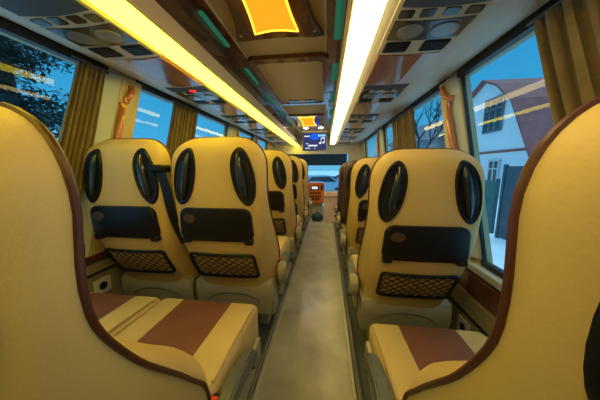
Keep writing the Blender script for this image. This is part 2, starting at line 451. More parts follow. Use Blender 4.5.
def ispool(hw_end, hw_mid, y0, y1, cx=0, n=14):
    """concave-sided plate outline"""
    L, Rr = [], []
    for k in range(n + 1):
        t = k / n; c = abs(2 * t - 1) ** 2.2
        w = hw_mid + (hw_end - hw_mid) * c
        L.append((cx - w, y0 + (y1 - y0) * t)); Rr.append((cx + w, y0 + (y1 - y0) * t))
    mid1 = [(cx + hw_end * (1 - 2 * k / 8) , y1 - .02 * math.sin(PI * k / 8)) for k in range(1, 8)]
    mid0 = [(cx - hw_end * (1 - 2 * k / 8), y0 + .02 * math.sin(PI * k / 8)) for k in range(1, 8)]
    return Rr + mid1 + L[::-1] + mid0
def ceiling_lamp(label, y0, y1, cx, wo=.235, wm=.155, ai=.108, am=.082, inset=.075):
    root = thing('ceiling_lamp', label, 'ceiling lamp', (cx, (y0 + y1) / 2, 1.74), group='amber ceiling lamps')
    h = (y1 - y0) / 2
    bm = bmesh.new(); prism(bm, ispool(wo, wm, -h, h), 2, -.022, .001)
    bmesh.ops.bevel(bm, geom=[e for e in bm.edges if all(v.co.z < -.02 for v in e.verts)], offset=.008, segments=2, affect='EDGES')
    obj('wood_frame', bm, M['wooddark'], root)
    bm = bmesh.new(); P = ispool(ai, am, -h + inset, h - inset); prism(bm, P, 2, -.027, -.02); obj('amber_diffuser', bm, M['amber'], root)
    bm = bmesh.new(); tube(bm, [(x, y, -.027) for x, y in P], .005, 6, closed=True); obj('glowing_rim', bm, M['amberedge'], root)
    for (x, y) in ((-.19, -h + .06), (.19, -h + .06), (-.19, h - .06), (.19, h - .06)):
        bm = bmesh.new(); disc(bm, x, y, .006, .006, -.022, .004, n=10); obj('screw', bm, M['strip'], root)
ceiling_lamp('amber glowing ceiling lamp in a large dark wood frame, before the roof hatch', .46, 1.25, -.255)
ceiling_lamp('small amber glowing ceiling lamp beyond the roof hatch, near the screen', 2.95, 3.70, -.27)
# hatch
root = thing('roof_hatch', 'square beige roof hatch with dark wood surround in the ceiling', 'roof hatch', (-.255, 1.95, 1.74))
bm = bmesh.new()
A, B = rrect(.52, 1.02, .05, 5), rrect(.44, .90, .04, 5)
n_ = len(A); vt = []
for P, z in ((A, 0.001), (A, -.024), (B, -.024), (B, -.004)):
    vt.append([bm.verts.new((x, y, z)) for x, y in P])
for a, b in zip(vt, vt[1:]):
    for i in range(n_): bm.faces.new((a[i], a[(i + 1) % n_], b[(i + 1) % n_], b[i]))
obj('wood_surround', bm, M['wooddark'], root)
bm = bmesh.new(); prism(bm, B, 2, -.012, -.002); obj('hatch_panel', bm, M['ceil'], root)
bm = bmesh.new(); box(bm, -.13, .13, .37, .42, -.022, -.010, .004); obj('grip_recess', bm, M['fasciadark'], root)
bm = bmesh.new(); box(bm, -.03, .03, .33, .37, -.034, -.010, .006); obj('latch', bm, M['silver'], root)
# small lighter switch plate on right trim near the hatch
bm = bmesh.new(); box(bm, -.03, .03, -.10, .10, -.014, .002, .006); tag(obj('speaker_box', bm, M['silver']), 'small pale speaker box on the ceiling trim next to the roof hatch', 'speaker').location = (.045, 2.5, 1.730)

# small downlights added to brighten the partition and front of the aisle
M['fill_downlight'] = emit('fill_downlight_glow', (1.0, .86, .66), 170)
for lab, x in (('small added white fill light above the monitor, on the side of the paired seats', -.36), ('small added white fill light above the monitor, on the side of the single seats', -.10)):
    r_ = thing('fill_downlight', lab, 'fill_downlight', (x, 3.93, 1.74), group='added ceiling fill lights')
    bm = bmesh.new(); disc(bm, 0, 0, .045, .045, 0, .006); obj('trim_ring', bm, M['silver'], r_)
    bm = bmesh.new(); disc(bm, 0, 0, .033, .033, -.005, .003); obj('lamp_lens', bm, M['fill_downlight'], r_)
# ------------------------------------------------------------------ monitor
root = thing('ceiling_monitor', 'small ceiling monitor showing a white music note on blue', 'monitor', (-.215, 4.15, 1.53))
bm = bmesh.new(); box(bm, -.225, .225, 0, .05, -.165, .165, .012); obj('housing', bm, M['greydark'], root)
bm = bmesh.new(); box(bm, -.21, .21, -.004, .002, -.145, .15); scn = obj('screen', bm, M['screen'], root)
bm = bmesh.new(); prism(bm, [(.0 + .085 * math.cos(t * PI / 10), .085 + .055 * math.sin(t * PI / 10)) for t in range(20)], 1, -.006, -.003); obj('blue_glow', bm, M['screenglow'], scn)
bm = bmesh.new(); box(bm, .06, .20, -.007, -.003, .085, .125); obj('cyan_bar', bm, M['screencyan'], scn)
for (x0, x1, z0, z1) in ((-.19, -.09, .085, .105), (-.16, -.12, -.045, -.03), (-.12, .05, -.085, -.06), (-.17, -.08, -.125, -.112), (-.01, .01, -.125, -.112)):
    bm = bmesh.new(); box(bm, x0, x1, -.007, -.003, z0, z1); obj('text_bar', bm, M['screenwhite'], scn)
bm = bmesh.new()
prism(bm, [(.10 + .022 * math.cos(t * PI / 8), -.03 + .017 * math.sin(t * PI / 8)) for t in range(16)], 1, -.008, -.003)
prism(bm, [(.16 + .022 * math.cos(t * PI / 8), -.02 + .017 * math.sin(t * PI / 8)) for t in range(16)], 1, -.008, -.003)
box(bm, .112, .122, -.008, -.003, -.03, .055); box(bm, .172, .182, -.008, -.003, -.02, .065)
prism(bm, [(.112, .045), (.182, .055), (.182, .075), (.112, .065)], 1, -.008, -.003)
obj('music_note', bm, M['screenwhite'], scn)
bm = bmesh.new(); box(bm, -.25, .25, .01, .05, .165, .21, .006); obj('mounting_bracket', bm, M['greyplastic'], root)

# ------------------------------------------------------------------ curtains
def curtain(label, fx, s, y0, y1, folds, z0=.62, inset=.028, shear=-.28):
    root = thing('curtain', label, 'curtain', (fx(1.05) - inset * s, y0, 1.54), group='olive window curtains')
    bm = bmesh.new(); NY, NZ = folds * 10, 16
    L = Vector(root.location)
    grid = []
    for j in range(NZ + 1):
        z = 1.545 + (z0 - 1.545) * j / NZ; row = []
        for i in range(NY + 1):
            t = i / NY; spread = 1 + .04 * math.sin(3 * j / NZ)
            ph = 2 * PI * folds * t + .5 * math.sin(5 * t + j * .12)
            a = .010 + .004 * math.sin(9.7 * t) + .003 * j / NZ
            x = fx(z) - inset * s + a * math.cos(ph) + .004 * math.cos(2.3 * ph + j * .2)
            y = y0 + (y1 - y0) * (t + .012 * math.sin(ph * 2)) * spread + shear * (1.545 - z)
            row.append(bm.verts.new(Vector((x, y, z)) - L))
        grid.append(row)
    for j in range(NZ):
        for i in range(NY): bm.faces.new((grid[j][i], grid[j][i + 1], grid[j + 1][i + 1], grid[j + 1][i]))
    o = obj('cloth', bm, M['curtain'], root, smooth=True, angle=80)
    md = o.modifiers.new('thickness', 'SOLIDIFY'); md.thickness = .003
    bm = bmesh.new(); tube(bm, [Vector((fx(1.545) - inset * s, y0 - .02, 1.552)) - L, Vector((fx(1.545) - inset * s, y1 + .02, 1.552)) - L], .006, 8); obj('curtain_rail', bm, M['greydark'], root)
curtain('olive curtain gathered beside the dark tree, behind the rear paired seats', wxl, -1, .975, 1.105, 6)
curtain('olive curtain hanging in the middle of the second window by the paired seats', wxl, -1, 1.63, 1.945, 8)
curtain('olive curtain beside the red-roofed house, above the rear single seat', wxr, 1, .50, .93, 9, shear=-.34)
curtain('olive curtain between bare tree and far window by the single seats', wxr, 1, 2.02, 2.55, 9)

# ------------------------------------------------------------------ wooden grab handles
def grab(label, fx, s, y, z0, z1, dy=.0):
    root = thing('grab_handle', label, 'grab handle', (fx((z0 + z1) / 2) - .04 * s, y, (z0 + z1) / 2), group='wooden grab handles on the pillars')
    L = Vector(root.location); pts = []; rr = []
    N = 14
    for k in range(N + 1):
        t = k / N; z = z0 + (z1 - z0) * t
        d = .036 + .014 * math.sin(PI * t) ** .6
        pts.append(Vector((fx(z) - d * s, y + dy * (t - .5), z)) - L); rr.append(.013 + .005 * math.sin(PI * t))
    bm = bmesh.new(); tube(bm, pts, rr, 10); obj('grip', bm, M['woodorange'], root, smooth=True)
    for p, zz in ((pts[0], z0), (pts[-1], z1)):
        bm = bmesh.new(); box(bm, -.026, .026, -.016, .016, -.018, .018, .006, mtx=Matrix.Translation(p + Vector((.012 * s, 0, 0)))); obj('end_mount', bm, M['woodorange'], root)
grab('long wooden grab handle on the pillar between tree window and second window', wxl, -1, 1.150, 1.17, 1.398, .065)
grab('short upper wooden grab handle on the pillar beside the tree window', wxl, -1, 1.228, 1.435, 1.509, .04)
grab('long wooden grab handle on the pillar beside the red-roofed house', wxr, 1, 1.365, 1.09, 1.405, .11)
grab('short upper wooden grab handle on the pillar beside the bare tree window', wxr, 1, 1.463, 1.440, 1.52, .09)
grab('wooden grab handle on the pillar past the second curtain', wxl, -1, 2.79, 1.15, 1.50, .1)
grab('wooden grab handle on the far pillar by the paired seats', wxl, -1, 3.60, 1.15, 1.52, .1)
grab('wooden grab handle on the far pillar by the single seats', wxr, 1, 3.13, 1.1, 1.50, .1)

# ------------------------------------------------------------------ wall sockets
def socket(label, x, y, z, s):
    root = thing('wall_socket', label, 'wall socket', (x, y, z), group='wall sockets')
    bm = bmesh.new(); box(bm, -.008 if s > 0 else -.002, .002 if s > 0 else .008, -.045, .045, -.042, .042, .003); obj('plate', bm, M['socket'], root)
    bm = bmesh.new()
    prism(bm, [(.022 * math.cos(t * PI / 8), .022 * math.sin(t * PI / 8)) for t in range(16)], 0, -.010 if s > 0 else .004, -.004 if s > 0 else .010); obj('socket_face', bm, M['black'], root)
    return root
socket('white wall socket low on the wall beside the rear single seat', .715, 1.11, .245, 1)
socket('white wall socket with black insert on the wall beside the paired seats', -1.205, .99, .415, -1)

# ------------------------------------------------------------------ seats
ZTOP = 1.19
PT = [(.40, .226), (.5, .225), (.59, .208), (.66, .160), (.70, .132), (.75, .094), (.816, .046), (.90, .0), (.945, -.012), (1.0, -.013), (1.05, -.007), (1.13, .0), (1.19, .012)]
RT = [(.40, .088), (.45, .068), (.5, .036), (.6, -.018), (.7, -.050), (.8, -.062), (1.0, -.064), (1.1, -.058), (1.15, -.038), (1.19, .004)]
FT = [(.40, .30), (.45, .292), (.56, .268), (.62, .245), (.68, .205), (.75, .155), (.82, .110), (.90, .082), (1.0, .085), (1.1, .078), (1.15, .055), (1.19, .022)]
def Wd(z):
    base = lerp_table([(.40, .222), (.5, .230), (.75, .232), (.9, .230), (1.0, .229), (1.09, .226)], z)
    r = .135
    if z > ZTOP - r:
        d = (z - (ZTOP - r)) / r
        base = base - r * (1 - max(0, 1 - d ** 2.2) ** .5)
    return base
def Tp(z): return .028 * smoothstep((.80 - z) / .35)
def P_(z): return catmull(PT, z)
def R_(z): return catmull(RT, z)
def F_(z): return catmull(FT, z)
def G_(t): return max(0, 1 - abs(t) ** 9) ** .42
def rear(x, z):
    t = min(1, abs(x) / max(Wd(z) - Tp(z), .01))
    return P_(z) - (P_(z) - R_(z)) * G_(t) - .006 * (1 - t * t)
ZS = [.40, .42] + [.44 + .02 * k for k in range(26)] + [.97, 1.0, 1.03, 1.06, 1.085, 1.11, 1.13, 1.145, 1.16, 1.17, 1.18, 1.186, 1.19]
TS = [-1, -.9995, -.997, -.99, -.98, -.965, -.945, -.92, -.88, -.8, -.65, -.4, -.13, .13, .4, .65, .8, .88, .92, .945, .965, .98, .99, .997, .9995, 1]
def shell_mesh():
    bm = bmesh.new(); g = []
    for z in ZS:
        w = Wd(z); row = []
        for t in TS:
            gg = G_(t)
            row.append(bm.verts.new((t * (w - Tp(z) * gg), P_(z) - (P_(z) - R_(z)) * gg - .006 * (1 - t * t), z)))
        g.append(row)
    for a, b in zip(g, g[1:]):
        for i in range(len(TS) - 1): bm.faces.new((a[i], a[i + 1], b[i + 1], b[i]))
    for j in range(len(ZS) - 1):
        bm.faces.new((g[j][0], g[j][-1], g[j + 1][-1], g[j + 1][0]))
    bm.faces.new(g[-1]); bm.faces.new(g[0])
    return bm
def front_mesh():
    bm = bmesh.new(); g = []
    ts = [-1, -.985, -.95, -.9, -.83, -.74, -.62, -.45, -.2, 0, .2, .45, .62, .74, .83, .9, .95, .985, 1]
    for z in ZS:
        w = Wd(z) - .002; p = P_(z); fr = F_(z); row = []
        lower = smoothstep((.88 - z) / .2)
        for t in ts:
            bol = .016 * lower * math.exp(-((abs(t) - .80) / .13) ** 2)
            dish = -.022 * lower * (1 - min(1, abs(t) / .62) ** 2) if abs(t) < .62 else 0
            dl = (fr - p) * (max(0, 1 - abs(t) ** 5)) ** .6 + bol + dish
            du = (fr - p) * (1 - abs(t) ** 1.5)
            d = du + (dl - du) * lower
            row.append(bm.verts.new((w * t * (1 - .012 * lower), p + .003 + max(0, d), z)))
        g.append(row)
    for a, b in zip(g, g[1:]):
        for i in range(len(ts) - 1):
            f = bm.faces.new((a[i], a[i + 1], b[i + 1], b[i]))
            f.material_index = 1 if (6 <= i <= 11 and a[0].co.z < .93) else 0
    bm.faces.new(g[-1]); bm.faces.new(g[0])
    return bm
def piping_mesh():
    pts = [(-Wd(z) - .001, P_(z) + .002, z) for z in ZS]
    w = Wd(ZTOP)
    pts += [(-w + 2 * w * k / 8, P_(ZTOP) + .002, ZTOP + .001) for k in range(1, 8)]
    pts += [(Wd(z) + .001, P_(z) + .002, z) for z in reversed(ZS)]
    bm = bmesh.new(); tube(bm, pts, .0048, 8); return bm
def patch(outline, c, prof, mi=0):
    """raised plate following the rear shell: concentric rings (scale, height)"""
    bm = bmesh.new(); n = len(outline); rings = []
    for sc_, h in prof:
        ring = []
        for x, z in outline:
            X = c[0] + (x - c[0]) * sc_; Z = c[1] + (z - c[1]) * sc_
            ring.append(bm.verts.new((X, rear(X, Z) - h, Z)))
        rings.append(ring)
    for a, b in zip(rings, rings[1:]):
        for i in range(n): bm.faces.new((a[i], a[(i + 1) % n], b[(i + 1) % n], b[i]))
    v = bm.verts.new((c[0], rear(c[0], c[1]) - prof[-1][1], c[1]))
    for i in range(n): bm.faces.new((rings[-1][i], rings[-1][(i + 1) % n], v))
    return bm
def oval(cx, cz, a, b, tilt, n=32, p=.85):
    out = []
    for k in range(n):
        t = 2 * PI * k / n
        x = a * math.copysign(abs(math.cos(t)) ** 1.15, math.cos(t)); z = b * math.copysign(abs(math.sin(t)) ** p, math.sin(t))
        out.append((cx + x * math.cos(tilt) - z * math.sin(tilt), cz + x * math.sin(tilt) + z * math.cos(tilt)))
    return out
def stripes(bm, x1, x2):
    for x in (x1, x2):
        bmesh.ops.bisect_plane(bm, geom=bm.verts[:] + bm.edges[:] + bm.faces[:], plane_co=(x, 0, 0), plane_no=(1, 0, 0))
    for f in bm.faces:
        c = f.calc_center_median()
        f.material_index = 1 if x1 < c.x < x2 else 0
def hook_arm(sx):
    """lowered armrest: curved bar along the cushion side with a rounded hooked end"""
    bm = bmesh.new()
    x0, x1 = (sx - .02, sx + .02)
    top = []
    pts = [(.20, .505), (.26, .515), (.32, .513), (.38, .505), (.43, .488), (.465, .462), (.478, .43), (.470, .405), (.452, .395),
           (.440, .405), (.440, .425), (.425, .445), (.39, .460), (.34, .468), (.28, .466), (.20, .452)]
    prism(bm, pts, 0, x0, x1)
    bmesh.ops.bevel(bm, geom=bm.edges[:], offset=.006, segments=2, affect='EDGES', clamp_overlap=True)
    return bm
def make_seat(name, arm, dark=False, belt=False, cz=0.0):
    zf = .07; hx_ = .146 if arm < 0 else .137
    root = thing(name, '', 'seat')
    cm = M['darkbrown'] if dark else M['cream']; fm = M['darkbrown'] if dark else M['creamfront']
    obj('back_shell', shell_mesh(), cm, root, smooth=True, angle=60)
    obj('backrest', front_mesh(), [fm, M['brown']], root, smooth=True, angle=70)
    obj('piping', piping_mesh(), M['pipe'], root, smooth=True)
    for sx in (-1, 1):
        o = oval(sx * hx_, 1.012, .051, .132, sx * .18)
        h = obj('handle_recess', patch(o, (sx * hx_, 1.012), [(1.0, -.002), (.99, .006), (.95, .010), (.88, .009), (.80, .004), (.4, .004)]), M['black'], root, smooth=True)
        cx = sx * (hx_ - .006)
        o2 = oval(cx, 1.01, .019, .110, sx * .17)
        obj('handle_bar', patch(o2, (cx, 1.01), [(1.0, .003), (.95, .012), (.75, .020), (.4, .023)]), M['blackgloss'], h, smooth=True)
    # folding tray
    c = (0, .792)
    pts = rrect(.350, .158, .035, 5, 0, .792)
    pts = [(x * (1 - .06 * max(0, (z - .792) / .079)), z) for x, z in pts]
    pts2 = []
    for i, (x, z) in enumerate(pts):     # extra points on the long edges so the plate follows the shell
        x2, z2 = pts[(i + 1) % len(pts)]; pts2.append((x, z))
        if abs(x2 - x) > .06:
            for k in range(1, 8): pts2.append((x + (x2 - x) * k / 8, z + (z2 - z) * k / 8))
    tr = obj('tray_table', patch(pts2, c, [(1.0, -.003), (1.0, .010), (.975, .017), (.93, .018), (.6, .018), (.3, .018)]), M['black'], root, smooth=True, angle=50)
    o3 = oval(-.118, .822, .030, .022, 0, 20, 1)
    obj('cup_recess', patch(o3, (-.118, .822), [(1.0, .017), (.95, .020), (.85, .0205), (.5, .0205)]), mat_cup, tr, smooth=True)
    for sx in (-1, 1):
        bm = bmesh.new(); box(bm, sx * .152 - .020, sx * .152 + .020, rear(sx * .152, .712) - .020, rear(sx * .152, .712) + .01, .700, .728, .005)
        obj('tray_hinge', bm, M['blackgloss'], tr)
    # net pocket
    NC = .566; nw, nh = .325, .146
    bm = bmesh.new(); fp = rrect(nw, nh, .018, 4, 0, NC)
    dense = []
    for i, (x, z) in enumerate(fp):
        x2, z2 = fp[(i + 1) % len(fp)]; m_ = max(1, int(math.hypot(x2 - x, z2 - z) / .02))
        for k in range(m_): dense.append((x + (x2 - x) * k / m_, z + (z2 - z) * k / m_))
    tube(bm, [(x, rear(x, z) - .006, z - (.005 * (1 - (x / (nw / 2)) ** 2) if z > NC else 0)) for x, z in dense], .0075, 8, closed=True)
    pk = obj('net_pocket', bm, M['black'], root, smooth=True)
    bm = bmesh.new()
    stepx = .043
    def seg(x0, z0, x1, z1):
        N = 6; pts = []
        for k in range(N + 1):
            x = x0 + (x1 - x0) * k / N; z = z0 + (z1 - z0) * k / N
            pts.append((x, rear(x, z) - .007, z))
        tube(bm, pts, .0024, 4, cap=False)
    xl, xr, zb, zt = -nw / 2 + .006, nw / 2 - .006, NC - nh / 2 + .004, NC + nh / 2 - .010
    sl = .75; Hn = (zt - zb) / sl
    x = xl - Hn
    while x < xr:
        a = max(x, xl); b = min(x + Hn, xr)
        if b - a > .008:
            seg(a, zb + (a - x) * sl, b, zb + (b - x) * sl); seg(a, zt - (a - x) * sl, b, zt - (b - x) * sl)
        x += stepx
    obj('netting', bm, M['net'], pk)
    # lower plastic cover with arched slot
    bm = bmesh.new()
    prof = [(.098, .432), (.080, .415), (.084, .34), (.10, .235), (.13, .22), (.235, .22), (.235, .432)]
    prism(bm, prof, 0, -.222, .222)
    bmesh.ops.bevel(bm, geom=[e for e in bm.edges if e.calc_length() > .3 or abs(abs(e.verts[0].co.x) - .222) < .001], offset=.009, segments=2, affect='EDGES', clamp_overlap=True)
    lc = obj('lower_cover', bm, M['greyplastic'], root, smooth=True, angle=50)
    bm = bmesh.new()
    ap = [(-.15 + .30 * k / 16,   .318 + .045 * (1 - abs(2 * k / 16 - 1) ** 3)) for k in range(17)]
    tube(bm, [(x, .083 if z > .335 else .087, z) for x, z in ap], .0045, 6); obj('slot_line', bm, M['greydark'], lc)
    # cushion
    bm = bmesh.new(); box(bm, -.228, .228, .235, .655, .335, .462 + cz, .03, 4)
    for v in bm.verts:
        if v.co.z > .42 + cz: v.co.z += .012 * (1 - (v.co.x / .23) ** 2) - .02 * smoothstep((v.co.y - .58) / .1)
    stripes(bm, -.112, .112)
    cu = obj('seat_cushion', bm, [fm, M['brown']], root, smooth=True, angle=60)
    for sx in (-1, 1):
        bm = bmesh.new(); tube(bm, [(sx * .214, .27, .463 + cz), (sx * .214, .45, .463 + cz), (sx * .214, .60, .454 + cz), (sx * .213, .642, .436 + cz), (sx * .213, .655, .40 + cz)], .0042, 6)
        obj('seam_piping', bm, cm if dark else M['pillarcream'], cu)
    # pedestal, legs
    bm = bmesh.new(); box(bm, -.205, .205, .24, .60, .25, .332, .008); obj('seat_base', bm, M['greydark'], root)
    for sx in (-.12, .12):
        bm = bmesh.new(); hexa(bm, [(sx - .03, .24, zf), (sx - .03, .56, zf), (sx + .03, .56, zf), (sx + .03, .24, zf), (sx - .02, .32, .252), (sx - .02, .50, .252), (sx + .02, .50, .252), (sx + .02, .32, .252)])
        obj('leg', bm, M['greyplastic'], root)
    if arm:
        sx = arm * .258
        a = obj('armrest', hook_arm(sx), M['greydark'], root, smooth=True, angle=40)
        bm = bmesh.new()
        prism(bm, [(.175 + .052 * math.cos(t * PI / 12), .462 + .058 * math.sin(t * PI / 12)) for t in range(24)], 0, sx - .022, sx + .022)
        bmesh.ops.bevel(bm, geom=[e for e in bm.edges if abs(e.verts[0].co.x - e.verts[1].co.x) < .001], offset=.008, segments=2, affect='EDGES', clamp_overlap=True)
        obj('hinge_cover', bm, M['beigeplastic'], a, smooth=True)
        bm = bmesh.new(); box(bm, arm * .238 - .010, arm * .238 + .010, .20, .60, .30, .40, .008); obj('side_cover', bm, M['beigeplastic'], root)
        bm = bmesh.new(); tube(bm, [(arm * .245, .30, .33), (arm * .272, .30, .33)], .018, 12); tube(bm, [(arm * .268, .30, .33), (arm * .272, .37, .315)], .008, 8); obj('recline_lever', bm, M['greydark'], root)
    # belt buckle
    bx_ = .232 * arm or .205
    bm = bmesh.new(); box(bm, bx_ - .013, bx_ + .013, .20, .262, .44, .512, .005); bk = obj('belt_buckle', bm, M['black'], root)
    bm = bmesh.new(); box(bm, bx_ - .010, bx_ + .010, .212, .250, .510, .517, .003); obj('release_button', bm, M['red'], bk)
    if belt:
        bm = bmesh.new()
        pts = [(.208, -.075, 1.045), (.222, -.080, 1.0), (.232, -.078, .95), (.236, -.07, .88), (.238, -.05, .80), (.236, .02, .66)]
        pts = [(x + .008, y, z) for x, y, z in pts]
        for a_, b_ in zip(pts, pts[1:]):
            q = [(x + dx, y + dy, z) for (x, y, z) in (a_, b_) for dx, dy in ((-.022, 0), (.022, 0), (.022, .004), (-.022, .004))]
            hexa(bm, q)
        bl = obj('seat_belt', bm, M['black'], root)
        bm = bmesh.new(); box(bm, .172, .236, -.092, -.02, 1.03, 1.065, .012, 3); obj('belt_guide', bm, M['black'], bl)
    return root
mat_cup = mat('cup_recess_brown', (.075, .045, .02), .4)

LX, WX, RX = -.497, -.957, .423
PITCH = .765
GL = 'cream seats in the aisle column of the paired side'
seatA = make_seat('coach_seat', 1, cz=.07)
seatW = make_seat('coach_seat', 0, cz=.07)
seatS = make_seat('coach_seat', -1)
ordin = ['rearmost', 'second', 'third', 'fourth', 'fifth']
lab_aisle = ['large brown-piped cream seat back close up on the paired side, cut by the frame',
             'cream aisle seat with two black oval handles, beside the seat with a belt',
             'cream aisle seat third from the rear on the paired side',
             'cream aisle seat fourth from the rear on the paired side',
             'cream aisle seat fifth from the rear, next to the orange dashboard']
for k in range(5):
    o = seatA if k == 0 else copy_tree(seatA)
    o.location = (LX - (.016 if k == 0 else 0), .222 + k * PITCH + (.012 if k else 0), -.062 if k == 0 else 0); o['label'] = lab_aisle[k]; o['group'] = 'cream coach seats'
lab_win = ['cream window seat of the rear pair, only its striped cushion showing', None]
for k in range(2):
    if k == 0: o = seatW
    else:
        o = make_seat('coach_seat', 0, belt=True, cz=.07)
    o.location = (WX - (.018 if k == 0 else .006), .222 + k * PITCH + (.012 if k else 0), -.062 if k == 0 else 0); o['group'] = 'cream coach seats'
    o['label'] = lab_win[0] if k == 0 else 'cream window seat with a black belt hanging at its shoulder, by the wall socket'
lab_right = ['large brown-piped cream seat back close up on the single side, below the curtain',
             'cream single seat with net pocket, seen whole in front of the red-roofed house window',
             'cream single seat third from the rear, just behind the dark brown seats']
for k in range(3):
    o = seatS if k == 0 else copy_tree(seatS)
    o.location = (RX, .252 + .008 * min(k, 1) + k * (PITCH - .01), -.06); o['label'] = lab_right[k]; o['group'] = 'cream coach seats'
seatD = make_seat('coach_seat', -1, dark=True)
for k, l in ((3, 'dark brown single seat directly in front of the cream single seats'), (4, 'dark brown single seat at the front, nearest the windscreen')):
    o = seatD if k == 3 else copy_tree(seatD)
    o.location = (RX, .252 + .008 * min(k, 1) + k * (PITCH - .01), -.06); o['label'] = l; o['group'] = 'dark brown coach seats'
# grey kerbs between aisle vinyl and seat legs
bm = bmesh.new(); box(bm, -.340, -.319, WYB, 4.2, .0, .035, .004); struct(obj('trim_13', bm, M['metal']))
bm = bmesh.new(); box(bm, .159, .182, WYB, 4.2, .0, .035, .004); struct(obj('trim_14', bm, M['metal']))

# ------------------------------------------------------------------ driver's area
bm = bmesh.new(); box(bm, -1.05, .55, 0, .03, 0, .31, .005)
tag(obj('sun_shade', bm, M['shade']), 'wide dark sun shade across the top of the windscreen', 'sun shade').location = (0, 6.1, 1.12)
root = thing('dashboard', 'orange wood dashboard console with radio facing the aisle', 'dashboard', (-.21, 4.72, 0))
bm = bmesh.new(); prism(bm, rrect(.36, .44, .05, 5, 0, .52), 1, .0, .42)
bmesh.ops.bevel(bm, geom=[e for e in bm.edges if all(v.co.y < .001 for v in e.verts)], offset=.02, segments=3, affect='EDGES'); obj('console', bm, M['dashorange'], root, smooth=True)
bm = bmesh.new(); box(bm, -.11, .07, -.012, .02, .585, .675, .006); rd = obj('radio', bm, M['black'], root)
bm = bmesh.new(); box(bm, -.085, .04, -.016, -.010, .605, .655); obj('radio_display', bm, M['screenwhite'], rd)
bm = bmesh.new(); box(bm, .105, .15, -.012, .02, .585, .69, .006); obj('switch_block', bm, M['black'], root)
for z in (.515, .445):
    bm = bmesh.new(); box(bm, -.12, .11, -.012, .02, z - .012, z + .018, .004); obj('vent_slot', bm, M['wooddark'], root)
for x in (-.06, .0, .06):
    bm = bmesh.new(); tube(bm, [(x, -.02, .39), (x, .02, .39)], .024, 12); obj('control_knob', bm, M['black'], root)
bm = bmesh.new(); box(bm, -.15, .15, .06, .40, .0, .32, .02); obj('console_base', bm, M['beigeplastic'], root)
bm = bmesh.new(); box(bm, -.85, .75, .42, .9, .22, .50, .06, 3); obj('dash_top', bm, M['dashwhite'], root)
root = thing('entry_partition', 'pale pinkish partition panel at the front end of the aisle', 'partition', (.12, 4.16, 0))
bm = bmesh.new(); box(bm, -.15, .36, 0, .03, 0, .60, .008); obj('panel', bm, M['panelpink'], root)
bm = bmesh.new(); tube(bm, [(-.15, -.012, .515), (.36, -.012, .515)], .008, 8); obj('hand_rail', bm, M['greydark'], root)
root = thing('duffel_bag', 'dark blue-black bag lying on the floor before the console', 'bag', (-.16, 4.32, 0))
bm = bmesh.new(); bmesh.ops.create_icosphere(bm, subdivisions=3, radius=1)
for v in bm.verts: v.co = Vector((v.co.x * .12, v.co.y * .10, .075 + max(-.075, v.co.z * .09 * (1 + .25 * math.sin(7 * v.co.x + 3 * v.co.y)))))
obj('body', bm, mat('bag_cloth', (.02, .035, .06), .7, noise=.4, nscale=12), root, smooth=True, angle=80)
bm = bmesh.new(); tube(bm, [(-.08 + .16 * k / 8, 0, .13 + .05 * math.sin(PI * k / 8)) for k in range(9)], .007, 6); obj('strap', bm, M['black'], root)

# ------------------------------------------------------------------ outside
G = -1.0
bm = bmesh.new(); box(bm, -120, 120, -40, 160, G - .3, G); struct(obj('ground', bm, M['snow']))
# red-roofed house
hx = 12.0
root = thing('house', 'pale sided house with a dark red mansard roof behind the green fence', 'house', (hx, 19.3, G))
def H(p): return (p[0], p[1] - 19.3, p[2] - G)
half = [(19.3, 7.5), (17.8, 6.72), (16.35, 5.36), (14.3, 1.4)]
poly = half + [(38.6 - y, z) for y, z in reversed(half[1:])]
wallp = [(y - 19.3, z - G) for y, z in [(14.9, G)] + [(14.9, 2.55)] + half[2:0:-1] + [(19.3, 7.45)] + [(38.6 - y, z) for y, z in half[1:3]] + [(23.7, 2.55), (23.7, G)]]
bm = bmesh.new(); prism(bm, wallp, 0, 0, 9); w = obj('gable_wall', bm, M['siding'], root)
bm = bmesh.new()
for i in range(len(poly) - 1):
    (ya, za), (yb, zb) = poly[i], poly[i + 1]
for side in (0, 1):
    hp = half if side == 0 else [(38.6 - y, z) for y, z in half]
    for (ya, za), (yb, zb) in zip(hp, hp[1:]):
        ya -= 19.3; yb -= 19.3; za -= G; zb -= G
        hexa(bm, [(-.35, ya, za), (9.3, ya, za), (9.3, yb, zb), (-.35, yb, zb), (-.35, ya, za + .15), (9.3, ya, za + .15), (9.3, yb, zb + .15), (-.35, yb, zb + .15)])
obj('roof', bm, M['roofred'], root)
def house_window(y0, y1, z0, z1, nb):
    y0 -= 19.3; y1 -= 19.3; z0 -= G; z1 -= G
    bm = bmesh.new(); box(bm, -.06, .05, y0, y1, z0, z1); box(bm, -.10, 0, y0 - .1, y1 + .1, z1, z1 + .12); f = None
    for k in range(nb + 1):
        y = y0 + (y1 - y0) * k / nb; box(bm, -.12, -.03, y - .05, y + .05, z0, z1)
    for z in (z0, z0 + (z1 - z0) * .68, z1): box(bm, -.12, -.03, y0, y1, z - .05, z + .05)
    o = obj('window_frame', bm, M['roofgrey' if nb == 3 else 'wframe'], root)
    bm = bmesh.new()
    box(bm, -.09, -.05, y0 + .04, y1 - .04, z0 + .04, z1 - .04); obj('window_pane', bm, M['darkglass'], o)
house_window(17.25, 19.0, 3.66, 5.95, 3)
house_window(17.0, 17.9, -.2, 1.56, 2)
bm = bmesh.new(); box(bm, -.05, .02, 14.9 - 19.3, 23.7 - 19.3, 2.1 - G, 2.26 - G); obj('red_band', bm, M['roofred'], root)
